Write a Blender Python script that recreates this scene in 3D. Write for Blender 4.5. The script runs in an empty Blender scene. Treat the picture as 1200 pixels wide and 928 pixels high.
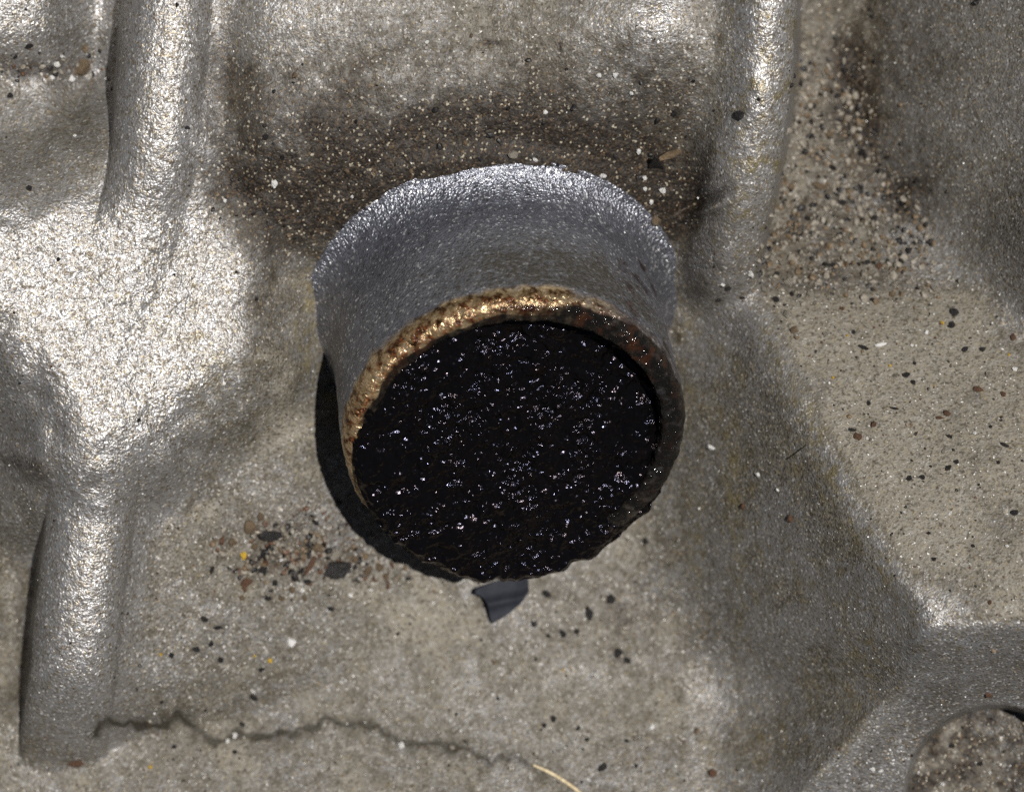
import bpy, math, random
import numpy as np
from mathutils import Vector, Matrix

C = bpy.context.scene.collection
S = bpy.context.scene
R = math.radians
random.seed(7)
rng = np.random.default_rng(11)

# ------------------------------------------------------------------ camera, sky, sun, exposure
# One unit is one centimetre.  The camera hangs over the casting and looks straight down.
S.unit_settings.system = 'METRIC'
S.unit_settings.scale_length = 0.01
CAM_H = 36.0
cam = bpy.data.cameras.new('camera')
cam.sensor_width = 36.0
cam.lens = 36.0 * CAM_H / 12.0
cam.clip_start, cam.clip_end = 0.1, 500.0
cam.dof.use_dof = True
cam.dof.focus_distance = CAM_H - 1.15
cam.dof.aperture_fstop = 0.19
camo = bpy.data.objects.new('camera', cam)
camo.location = (0, 0, CAM_H)
C.objects.link(camo)
S.camera = camo

SUN_DIR = Vector((0.24, 0.06, 1.0)).normalized()
elev = math.asin(SUN_DIR.z)
azim = math.atan2(SUN_DIR.x, SUN_DIR.y)
w = bpy.data.worlds.new('World')
S.world = w
w.use_nodes = True
nt = w.node_tree
bg = nt.nodes['Background']
sky = nt.nodes.new('ShaderNodeTexSky')
sky.sky_type = 'NISHITA'
sky.sun_disc = False
sky.sun_elevation = elev
sky.sun_rotation = azim
nt.links.new(sky.outputs[0], bg.inputs[0])
bg.inputs[1].default_value = 0.018
sl = bpy.data.lights.new('sun', 'SUN')
sl.energy = 5.0
sl.angle = R(0.6)
sl.color = (1.0, 0.972, 0.935)
so = bpy.data.objects.new('sun', sl)
so.rotation_euler = SUN_DIR.to_track_quat('Z', 'Y').to_euler()
so.location = SUN_DIR * 40
C.objects.link(so)
S.view_settings.view_transform = 'Standard'
S.view_settings.look = 'None'
S.view_settings.exposure = 0.0
S.view_settings.gamma = 1.0
S.view_settings.use_curve_mapping = False
S.cycles.use_denoising = False
S.cycles.max_bounces = 5
S.cycles.sample_clamp_indirect = 4.0

# ------------------------------------------------------------------ numpy helpers
def _h(i, j, k, seed):
    n = (i.astype(np.int64) * 374761393 + j.astype(np.int64) * 668265263 + k.astype(np.int64) * 2147483647 + seed * 1274126177) & 0x7fffffff
    n = ((n ^ (n >> 13)) * 1274126177) & 0x7fffffff
    n = ((n ^ (n >> 15)) * 668265263) & 0x7fffffff
    return ((n ^ (n >> 16)) & 0xffff).astype(np.float32) / 32767.5 - 1.0

def noise3(x, y, z, seed=0):
    xi, yi, zi = np.floor(x), np.floor(y), np.floor(z)
    fx, fy, fz = x - xi, y - yi, z - zi
    sx, sy, sz = [f * f * (3 - 2 * f) for f in (fx, fy, fz)]
    o = 0
    for a in (0, 1):
        wx = sx if a else 1 - sx
        for b in (0, 1):
            wy = sy if b else 1 - sy
            for c in (0, 1):
                wz = sz if c else 1 - sz
                o = o + wx * wy * wz * _h(xi + a, yi + b, zi + c, seed)
    return o

def noise2(x, y, seed=0):
    xi, yi = np.floor(x), np.floor(y)
    fx, fy = x - xi, y - yi
    sx, sy = fx * fx * (3 - 2 * fx), fy * fy * (3 - 2 * fy)
    k = np.zeros_like(xi)
    o = 0
    for a in (0, 1):
        wx = sx if a else 1 - sx
        for b in (0, 1):
            wy = sy if b else 1 - sy
            o = o + wx * wy * _h(xi + a, yi + b, k, seed)
    return o

def fbm2(x, y, octv, seed=0, gain=0.5):
    o, a = 0, 1.0
    for i in range(octv):
        o = o + a * noise2(x * 2 ** i + 17.3 * i, y * 2 ** i - 9.1 * i, seed + i)
        a *= gain
    return o

def sm(a, b, x):
    t = np.clip((x - a) / (b - a), 0, 1)
    return t * t * (3 - 2 * t)

def smax(a, b, k):
    h = np.clip(0.5 + 0.5 * (a - b) / k, 0, 1)
    return b + (a - b) * h + k * h * (1 - h)

def curve(pts, v):
    """smooth (monotone cubic) interpolation through control points"""
    p = np.array(pts, float)
    x, y = p[:, 0], p[:, 1]
    d = np.diff(y) / np.diff(x)
    m = np.zeros(len(x))
    m[1:-1] = np.where(d[1:] * d[:-1] > 0, 2 * d[1:] * d[:-1] / (d[1:] + d[:-1] + 1e-12), 0)
    m[0], m[-1] = d[0], d[-1]
    v = np.clip(v, x[0], x[-1])
    i = np.clip(np.searchsorted(x, v, side='right') - 1, 0, len(x) - 2)
    hh = x[i + 1] - x[i]
    t = (v - x[i]) / hh
    t2, t3 = t * t, t * t * t
    return (2 * t3 - 3 * t2 + 1) * y[i] + (t3 - 2 * t2 + t) * hh * m[i] + (-2 * t3 + 3 * t2) * y[i + 1] + (t3 - t2) * hh * m[i + 1]

def poly_sd(poly, u, v):
    p = np.array(poly, float)
    d = np.full(u.shape, 1e18)
    s = np.ones(u.shape)
    n = len(p)
    for i in range(n):
        a, b = p[i], p[i - 1]
        ex, ey = b - a
        wx, wy = u - a[0], v - a[1]
        t = np.clip((wx * ex + wy * ey) / (ex * ex + ey * ey), 0, 1)
        d = np.minimum(d, (wx - ex * t) ** 2 + (wy - ey * t) ** 2)
        c1, c2, c3 = v >= a[1], v < b[1], ex * wy > ey * wx
        s = np.where((c1 & c2 & c3) | (~c1 & ~c2 & ~c3), -s, s)
    return s * np.sqrt(d)

def line_d(pts, u, v):
    d = np.full(u.shape, 1e18)
    for (ax, ay), (bx, by) in zip(pts[:-1], pts[1:]):
        ex, ey = bx - ax, by - ay
        t = np.clip(((u - ax) * ex + (v - ay) * ey) / (ex * ex + ey * ey), 0, 1)
        d = np.minimum(d, (u - ax - ex * t) ** 2 + (v - ay - ey * t) ** 2)
    return np.sqrt(d)

def blob(u, v, cu, cv, ru, rv, p=1.0, rot=0.0):
    c, s = math.cos(R(rot)), math.sin(R(rot))
    a, b = (u - cu) * c + (v - cv) * s, -(u - cu) * s + (v - cv) * c
    return np.exp(-((a / ru) ** 2 + (b / rv) ** 2) ** p)

# ------------------------------------------------------------------ relief of the casting
# (u, v): position over the casting in tenths of a millimetre, u to the right, v downward;
# height in the same unit, positive towards the viewer.
def c_left(v):  return curve([(-250, 212), (0, 197), (100, 188), (200, 178), (300, 150), (400, 122), (480, 114), (560, 110), (700, 94), (800, 84), (860, 76), (1150, 55)], v)
def c_right(v): return curve([(-250, 922), (0, 898), (100, 892), (200, 876), (280, 858), (340, 846), (1150, 700)], v)
def edge(v):    return curve([(-250, 930), (250, 868), (330, 876), (370, 893), (450, 930), (520, 965), (600, 1005), (680, 1052), (730, 1078), (760, 1084), (800, 1070), (860, 1015), (928, 958), (1150, 800)], v)
PAD = [(-300, 285), (60, 268), (150, 225), (220, 235), (266, 270), (280, 320), (276, 410), (225, 455), (165, 500), (112, 520), (88, 470), (20, 360), (-300, 330)]

def relief(u, v):
    # main recessed floor
    P = curve([(-250, 95), (-60, 122), (20, 124), (70, 116), (120, 104), (200, 64), (300, -4), (380, -60), (480, -112), (600, -142), (690, -152), (800, -138), (928, -100), (1150, -20)], v)
    P = P - 0.12 * np.minimum(u - 580, 190) * sm(60, 200, v) * (1 - sm(560, 760, v))
    P = P + 62 * sm(420, 520, v) * (1 - sm(690, 800, v)) * (1 - sm(330, 470, u))
    P = P - 20 * np.exp(-((u - 262) / 34) ** 2) * (1 - sm(190, 300, v))
    P = P + 14 * sm(800, 850, u) * sm(120, 220, v) * (1 - sm(340, 440, v))
    P = P + 16 * blob(u, v, 750, 30, 70, 50) - 10 * blob(u, v, 560, 20, 70, 60)
    # left panel
    L = curve([(-250, 50), (-40, 48), (30, 38), (62, 22), (92, 6), (150, 26), (220, 58), (280, 84), (350, 80), (400, 62), (480, 15), (550, -34), (610, -32), (700, -50), (800, -82), (870, -105), (928, -100), (1150, -20)], v)
    L = L - 0.10 * (60 - u) * sm(420, 520, v) * (1 - sm(760, 900, v))
    L = L - 0.24 * np.minimum(u - 60, 10) * (1 - sm(50, 90, v)) + 0.10 * (u - 60) * sm(80, 120, v) * (1 - sm(220, 270, v))
    c1 = c_left(v)
    tr = 62 * np.exp(-((c1 - 78 - u) / 42) ** 2) * np.maximum(1 - sm(110, 170, v), sm(530, 590, v) * (1 - sm(790, 850, v)))
    L = L - tr
    W = curve([(-250, 42), (150, 46), (220, 78), (300, 115), (420, 140), (520, 150), (620, 125), (700, 90), (760, 80), (860, 80), (1150, 60)], v)
    base = L + (P - L) * sm(c1 - 6, c1 + W, u)
    # the floor lies square to the boss around its foot
    fb_ = np.hypot((u - 579) / 228.0, (v - 374) / 178.0)
    wf = (1 - sm(1.03, 1.20, fb_)) * (1 - sm(410, 500, v))
    base = base * (1 - wf) + wf * (-67 - 0.149 * (u - 579) - 0.80 * (v - 374))
    # left rib
    cr = curve([(-250, 120), (0, 142), (120, 138), (200, 126), (260, 104), (330, 92), (420, 88), (480, 88), (560, 82), (700, 64), (780, 44), (825, 14), (860, -36), (895, -98), (930, -170), (1150, -300)], v)
    d = (u - c1) / 52.0
    prof = np.where(d > 0, np.where(d < 1, np.clip(1 - np.abs(d) ** 2.0, 0, 1) ** 0.5 - 1, -1 - 1.3 * (d - 1)), 0) + np.where(d > 0, 0, 1) * np.where(np.abs(d) < 1, np.clip(1 - np.abs(d) ** 2.3, 0, 1) ** (1 / 2.3) - 1, -1 - (np.abs(d) - 1) * np.where(d < 0, 45.0, 0.95))
    rib = cr + prof * 47
    shelf = cr - 62 - 0.42 * np.clip(u - c1 - 40, 0, None)
    base = np.where(v > 430, base + (smax(shelf, base, 20) - base) * sm(c1, c1 + 20, u) * sm(430, 520, v), base)
    kl = np.where(u < c1, 5.0 + 22 * sm(120, 220, v) * (1 - sm(470, 560, v)) + 20 * sm(800, 880, v), 12.0 + 18 * sm(220, 300, v) * (1 - sm(480, 560, v)))
    z = smax(rib, base, kl)
    # pad where the ribs meet
    sd = poly_sd(PAD, u, v) + 12 * noise2(u / 60, v / 60, 61) + 5 * noise2(u / 22, v / 22, 62)
    pad = 108 - 0.23 * (u - 120) + 0.01 * (v - 340) - 0.0080 * np.clip(sd + 12, 0, 197) ** 2 - 1.7 * np.clip(sd - 185, 0, None)
    z = smax(pad, z, 38)
    # right-hand pocket, ledge and far wall
    Q = curve([(-250, -150), (0, -130), (150, -112), (250, -86), (320, -38), (400, 26), (500, 80), (600, 120), (700, 156), (732, 164), (748, 156), (790, 100), (830, 46), (928, -20), (1150, -160)], v)
    Q = Q + 0.10 * (u - 1000) * sm(420, 600, v) * (1 - sm(700, 760, v))
    uc = curve([(-250, 970), (0, 986), (100, 1000), (200, 1032), (300, 1105), (360, 1175), (450, 1300), (1150, 1500)], v)
    t = u - uc
    Q = Q + 0.88 * (np.sqrt(t * t + 30 ** 2) + t) * 0.5 - 18 * np.exp(-(t / 55) ** 2) * (1 - sm(180, 330, v))
    Q = Q + 48 * blob(u, v, 1236, 285, 58, 70)
    # round recess at the lower right corner
    rr = np.hypot(u - 1166, (v - 934) * 0.98)
    rw = 1 - sm(101, 107, rr)
    Q = Q * (1 - rw) + rw * (-66 + 0.12 * (u - 1166) - 0.10 * (v - 900))
    e = edge(v)
    Qe = curve([(-250, -200), (300, -60), (340, -12), (400, 30), (500, 82), (600, 122), (700, 158), (740, 163), (770, 136), (800, 98), (860, 40), (928, 0), (1150, -140)], v)
    ws = 1.16
    wl = Qe - ws * np.clip(e - u, 0, None)
    wx = Qe + ws * (u - e)
    ks = curve([(-250, 30), (400, 34), (600, 28), (700, 22), (780, 9), (1150, 6)], v)
    Q2 = -smax(-Q, -wx, ks)
    # join to the main floor
    main = smax(z, np.where(v > 320, np.where(u < e + 20, wl, -400), -400), 60)
    # right rib
    c2 = c_right(v)
    cr2 = curve([(-250, 170), (0, 160), (100, 142), (200, 108), (280, 62), (330, 16), (370, -70), (1150, -900)], v)
    d2 = (u - c2) / np.where(u < c2, 58.0 - 18 * sm(170, 260, v), 42.0)
    prof2 = np.where(d2 < 0, np.where(d2 > -1, -0.9 * d2 * d2, -0.9 + 1.8 * (d2 + 1)), 0) + np.where(d2 < 0, 0, 1) * np.where(np.abs(d2) < 1, np.sqrt(np.clip(1 - d2 * d2, 0, 1)) - 1, -1 - (np.abs(d2) - 1) * 0.9)
    rib2 = cr2 + prof2 * 50
    leftside = smax(rib2, main, 26)
    rb = c2 + 38
    cut = sm(rb - 3, rb + 5, u)
    upper = leftside * (1 - cut) + np.minimum(Q, leftside + 400) * cut
    lower = smax(np.where(u < e + 40, z, -500), Q2, 60)
    lower = smax(rib2, lower, 30) 
    mix = sm(300, 352, v)
    z = upper * (1 - mix) + lower * mix
    # small casting flaw and lumps beside the right rib
    z = z + 20 * blob(u, v, 826, 247, 22, 6, rot=-22) - 22 * blob(u, v, 822, 236, 26, 4.5, rot=-24) - 9 * blob(u, v, 818, 257, 20, 4.5, rot=-20)
    z = z + 7 * blob(u, v, 838, 345, 34, 24) + 6 * blob(u, v, 325, 275, 30, 22)
    return z

# ------------------------------------------------------------------ sampled surface
STEP = 1.75
us = np.arange(-190, 1391, STEP)
vs = np.arange(-190, 1121, STEP)
U, V = np.meshgrid(us, vs)
Z = relief(U, V)
c1g, c2g, eg = c_left(V), c_right(V), edge(V)
sdp = poly_sd(PAD, U, V)
wob = fbm2(U / 46, V / 46, 4, 3)
m_pad = 1 - sm(-10, 25, sdp + 12 * wob)
m_rib = (1 - sm(40, 66, np.abs(U - c1g) + 10 * wob)) * (1 - sm(800, 900, V + 22 * wob))
m_rib2 = (1 - sm(36, 48, np.abs(U - c2g))) * (1 - sm(290, 340, V))
m_ledge = sm(-15, 25, U - eg) * sm(300, 360, V) * (1 - sm(722, 748, V + 4 * fbm2(U / 14, V / 14, 3, 9)))
m_pocket = sm(30, 50, U - c2g) * (1 - sm(310, 370, V))
m_floor = sm(c1g + 52 + 40 * sm(640, 560, V), c1g + 90 + 70 * sm(640, 560, V), U) * (1 - sm(790, 850, U)) * sm(250, 330, V)
m_hole = 1 - sm(98, 106, np.hypot(U - 1166, (V - 934) * 0.98))
m_wall = sm(-215, -160, U - eg) * (1 - sm(-20, 10, U - eg)) * sm(360, 440, V)

wob2 = fbm2(U / 14, V / 14, 3, 9)
# dirt: baked-on grime above the boss, in the upper crevices and the pocket, plus shade painted on the wall foot and end face
bx, by = (U - 579) / 222.0, (V - 374) / 180.0
br = np.hypot(bx, by)
dirt = 1.1 * (1 - sm(1.22, 1.90 + 0.16 * wob, br)) * sm(370, 235, V + 22 * wob)
dirt = np.maximum(dirt, 0.68 * sm(35, 105, V + 30 * wob) * (1 - sm(250, 330, V)) * sm(c1g + 55, c1g + 85, U) * (1 - sm(800, 850, U)))
dirt = np.maximum(dirt, 0.95 * blob(U, V, 410, 165, 160, 90, 1.4) * (1 + 0.4 * wob))
dirt = np.maximum(dirt, 1.1 * blob(U, V, 310, 205, 85, 70, 1.4) * (1 + 0.4 * wob))
dirt = np.maximum(dirt, 0.8 * blob(U, V, 680, 140, 110, 75, 1.2) * (1 + 0.4 * wob))
dirt = np.maximum(dirt, 0.55 * blob(U, V, 252, 90, 34, 130, 1.3) * (1 + 0.5 * wob))
dirt = np.maximum(dirt, 0.60 * blob(U, V, 50, 82, 66, 18, 1.2) * (1 + 0.6 * wob2))
dirt = np.maximum(dirt, 0.95 * blob(U, V, 1003, 125, 42, 125, 1.2, -8) * (1 + 0.4 * wob))
dirt = np.maximum(dirt, 0.85 * blob(U, V, 1050, 215, 46, 60, 1.2, -30) * (1 + 0.4 * wob))
dirt = np.maximum(dirt, 0.55 * blob(U, V, 955, 60, 20, 90) * (1 + 0.5 * wob2))
dirt = np.maximum(dirt, 0.50 * blob(U, V, 790, 400, 12, 60) * (1 + 0.5 * wob2))
dirt = np.maximum(dirt, 0.50 * blob(U, V, 25, 545, 55, 16, 1.2, 15) * (1 + 0.5 * wob))  # crease of the left panel coloured darker
dirt = np.maximum(dirt, 0.62 * blob(U, V, 340, 642, 84, 34) * (1 + 0.9 * wob2))
dirt = np.maximum(dirt, 0.30 * blob(U, V, 720, 720, 60, 50) * (1 + 1.2 * wob2))
dirt = np.maximum(dirt, 0.35 * blob(U, V, 300, 330, 26, 60) * (1 + 1.2 * wob2))
dirt = np.maximum(dirt, 0.16 * blob(U, V, 830, 800, 60, 150, 1.3) * (1 + 0.9 * wob2))  # wall foot darkened in colour where its hump catches too much light
dirt = np.maximum(dirt, 0.26 * sm(2, 30, U - eg) * sm(748, 762, V) * (1 - m_hole) * (1 + 0.6 * wob))  # greyish stain, also deepening the shade of the end face in colour
dirt = np.maximum(dirt, 0.72 * m_hole * (1 + 0.6 * wob2))
dirt = np.maximum(dirt, 0.42 * blob(U, V, 1000, 60, 130, 170, 1.5) * (1 + 0.5 * wob) * (U > 930))
dirt = np.maximum(dirt, 0.40 * m_pocket * (1 - sm(960, 1120, U)) * (1 + 0.7 * wob2))
dirt = dirt * (1 - 0.8 * m_rib) * (1 - 0.8 * m_rib2) * (1 - 0.9 * m_pad)
dirt = np.clip(dirt, 0, 1)
# sand: dull dusty film on the floors and the ledge
sand = np.maximum.reduce([0.80 * m_floor, 1.1 * m_ledge, 0.95 * m_pocket * (1 - sm(1000, 1120, U)), 0.9 * m_hole,
                          0.75 * sm(820, 900, V) * (1 - sm(760, 860, U)), 0.75 * sm(540, 600, V) * (1 - sm(40, 70, U)), (0.30 + 0.35 * sm(-0.4, 0.6, wob)) * m_wall, 0.6 * blob(U, V, 815, 800, 60, 170, 1.5), 0.5 * sm(770, 830, U) * (1 - m_wall) * (U < eg - 60) * sm(400, 470, V), 0.08 * sm(0, 20, U - eg) * sm(745, 760, V), 0.5 * m_pocket * sm(1000, 1100, U),
                          (0.80 - 0.75 * blob(U, V, 760, 25, 60, 45) - 0.45 * blob(U, V, 330, 25, 90, 55)) * sm(c1g + 55, c1g + 90, U) * (1 - sm(845, 868, U)) * (1 - sm(290, 340, V)), 0.55 * (U < c1g - 40) * sm(85, 110, V) * (1 - sm(215, 260, V))])
sand = np.clip(sand + 0.22 * wob * (sand > 0.02), 0, 1)
sand = sand * (1 - blob(U, V, 1200, 340, 30, 55)) * (1 - 0.95 * blob(U, V, 1082, 716, 50, 32)) * (1 - blob(U, V, 1150, 739, 90, 9, 1.4) * (0.75 + 0.5 * wob2))
sand = sand * (1 - 0.85 * m_rib) * (1 - 0.9 * m_pad) * (1 - 0.6 * m_rib2)
sand = sand * (1 - 0.6 * np.exp(-((U - eg - 2) / 13) ** 2) * sm(440, 600, V) * (1 - sm(760, 780, V)))  # dust thinned along the ledge edge to paint in its rounded highlight
sand = np.maximum(sand, 0.28 * m_rib2 * sm(110, 190, V))
# yellow-olive staining
stain = np.maximum.reduce([0.8 * np.exp(-((U - eg + 6) / 14) ** 2) * sm(350, 420, V) * (1 - sm(640, 760, V)),
                           0.6 * np.exp(-((U - 862 - 0.05 * (V - 600)) / 8) ** 2) * sm(440, 520, V) * (1 - sm(700, 800, V)),
                           0.38 * m_wall * sm(0.15, 0.7, fbm2((U - 0.25 * V) / 9, V / 48, 3, 66)), 0.9 * np.exp(-((U - 818) / 9) ** 2) * blob(U, V, 818, 630, 30, 50),
                           0.7 * (1 - sm(1.0, 1.10, br)) * sm(250, 300, V) * (1 - sm(480, 520, V)),
                           0.55 * blob(U, V, 985, 720, 34, 70) * (wob2 > 0.1), 0.5 * blob(U, V, 1100, 770, 70, 25) * (wob2 > 0.25),
                           0.7 * m_rib2 * sm(-0.1, 0.5, wob2), 0.55 * blob(U, V, 835, 285, 60, 60) * sm(-0.1, 0.5, wob2),
                           0.45 * blob(U, V, 245, 410, 40, 70) * (wob2 > 0.0)])
stain = np.clip(stain * (1 + 0.5 * wob2 + 0.8 * fbm2(U / 8, V / 40, 2, 68)), 0, 1)
# old oil tide line across the lower floor
OIL = [(112, 858), (126, 846), (160, 848), (190, 852), (208, 838), (222, 846), (232, 858), (255, 868), (275, 858), (300, 866), (335, 860), (362, 852), (378, 842), (400, 846), (425, 850), (445, 852), (462, 868), (490, 872), (525, 874), (550, 878), (575, 893), (600, 884), (622, 894), (650, 912), (690, 940)]
jx, jy = 5 * noise2(U / 9, V / 9, 31), 5 * noise2(U / 9, V / 9, 37)
dl = line_d(OIL, U + jx, V + jy)
oil = np.exp(-(dl / 4.2) ** 2) * (0.95 + 0.4 * wob2) + 0.25 * np.exp(-(dl / 14) ** 2) * sm(640, 500, U)
oil = np.clip(oil * sm(700, 560, U), 0, 1)
# blackened smears
smear = np.maximum(0.9 * blob(U, V, 577, 50, 17, 5, 1.5, 5), 0.9 * blob(U, V, 657, 56, 3, 10, 1.5))
smear = np.maximum.reduce([smear, 0.7 * blob(U, V, 300, 160, 14, 9) * (wob2 > -0.2), 0.85 * blob(U, V, 352, 262, 26, 9), 0.7 * blob(U, V, 725, 765, 16, 12) * (wob2 > -0.2)])
dirt = np.maximum(dirt, smear)

# fine cast relief (real geometry)
amp = 0.7 + 0.5 * m_pad + 0.4 * m_rib + 0.4 * m_rib2 + 0.7 * dirt + 0.8 * m_pocket * (1 - sm(1010, 1080, U)) + 0.5 * m_hole + 0.35 * m_ledge
Z = Z + 2.2 * (1 - 0.7 * m_rib) * fbm2(U / 60, V / 60, 3, 21) + amp * 0.5 * fbm2(U / 7.5, V / 7.5, 2, 40, 0.6) + 2.2 * m_pocket * (1 - sm(1010, 1080, U)) * fbm2(U / 13, V / 13, 2, 55)
Z = Z - 1.6 * oil

def to_world(u, v, z):
    s = (CAM_H - z * 0.01) / CAM_H
    return np.stack([(u - 600) * 0.01 * s, (464 - v) * 0.01 * s, z * 0.01 * np.ones_like(u)], axis=-1)

PTS = to_world(U, V, Z)
NV, NU = U.shape

def surf(u, v):
    """point and normal of the finished surface"""
    x, y = (u - us[0]) / STEP, (v - vs[0]) / STEP
    i, j = int(x), int(y)
    fx, fy = x - i, y - j
    p = (PTS[j, i] * (1 - fx) * (1 - fy) + PTS[j, i + 1] * fx * (1 - fy) + PTS[j + 1, i] * (1 - fx) * fy + PTS[j + 1, i + 1] * fx * fy)
    k = 4
    a = PTS[j, min(i + k, NU - 1)] - PTS[j, max(i - k, 0)]
    b = PTS[max(j - k, 0), i] - PTS[min(j + k, NV - 1), i]
    n = np.cross(a, b)
    return Vector(p), Vector(n / np.linalg.norm(n))

# ------------------------------------------------------------------ materials
def mat(name):
    m = bpy.data.materials.new(name)
    m.use_nodes = True
    t = m.node_tree
    return m, t, t.nodes['Principled BSDF']

def N(t, typ, **kw):
    n = t.nodes.new(typ)
    for k, v in kw.items():
        if k.startswith('_'):
            setattr(n, k[1:], v)
    return n

def noise_node(t, co, scale, detail=3, rough=0.55):
    n = t.nodes.new('ShaderNodeTexNoise')
    n.inputs['Scale'].default_value = scale
    n.inputs['Detail'].default_value = detail
    n.inputs['Roughness'].default_value = rough
    t.links.new(co, n.inputs['Vector'])
    return n.outputs['Fac']

def ramp(t, fac, stops):
    r = t.nodes.new('ShaderNodeValToRGB')
    el = r.color_ramp.elements
    while len(el) < len(stops):
        el.new(0.5)
    for e, (p, c) in zip(el, stops):
        e.position = p
        e.color = (*c, 1) if len(c) == 3 else c
    t.links.new(fac, r.inputs[0])
    return r.outputs[0]

def mixc(t, fac, a, b, mode='MIX'):
    m = t.nodes.new('ShaderNodeMix')
    m.data_type = 'RGBA'
    m.blend_type = mode
    for s, x in ((m.inputs[0], fac), (m.inputs[6], a), (m.inputs[7], b)):
        if isinstance(x, (int, float)):
            s.default_value = x
        elif isinstance(x, tuple):
            s.default_value = (*x, 1)
        else:
            t.links.new(x, s)
    return m.outputs[2]

def math_(t, op, a, b=None, c=None, clamp=False):
    m = t.nodes.new('ShaderNodeMath')
    m.operation = op
    m.use_clamp = clamp
    for s, x in zip(m.inputs, (a, b, c)):
        if x is None:
            continue
        if isinstance(x, (int, float)):
            s.default_value = x
        else:
            t.links.new(x, s)
    return m.outputs[0]

def maprange(t, x, a, b, c=0.0, d=1.0):
    m = t.nodes.new('ShaderNodeMapRange')
    t.links.new(x, m.inputs[0])
    for i, q in zip((1, 2, 3, 4), (a, b, c, d)):
        m.inputs[i].default_value = q
    return m.outputs[0]

def bump(t, h, dist, strength=1.0, normal=None):
    b = t.nodes.new('ShaderNodeBump')
    b.inputs['Strength'].default_value = strength
    b.inputs['Distance'].default_value = dist
    t.links.new(h, b.inputs['Height'])
    if normal is not None:
        t.links.new(normal, b.inputs['Normal'])
    return b.outputs[0]

def facets(t, co, scale, tilt):
    """crystalline grain: every little cell has a random value and a random tilt of its normal"""
    v = t.nodes.new('ShaderNodeTexVoronoi')
    v.feature = 'F1'
    v.inputs['Scale'].default_value = scale
    t.links.new(co, v.inputs['Vector'])
    a = t.nodes.new('ShaderNodeVectorMath'); a.operation = 'SUBTRACT'
    t.links.new(v.outputs['Color'], a.inputs[0]); a.inputs[1].default_value = (0.5, 0.5, 0.5)
    b = t.nodes.new('ShaderNodeVectorMath'); b.operation = 'SCALE'
    t.links.new(a.outputs[0], b.inputs[0])
    if isinstance(tilt, (int, float)):
        b.inputs['Scale'].default_value = tilt
    else:
        t.links.new(tilt, b.inputs['Scale'])
    g = t.nodes.new('ShaderNodeNewGeometry')
    c = t.nodes.new('ShaderNodeVectorMath'); c.operation = 'ADD'
    t.links.new(g.outputs['Normal'], c.inputs[0]); t.links.new(b.outputs[0], c.inputs[1])
    d = t.nodes.new('ShaderNodeVectorMath'); d.operation = 'NORMALIZE'
    t.links.new(c.outputs[0], d.inputs[0])
    sp = t.nodes.new('ShaderNodeSeparateColor')
    t.links.new(v.outputs['Color'], sp.inputs[0])
    return sp.outputs, d.outputs[0]

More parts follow.
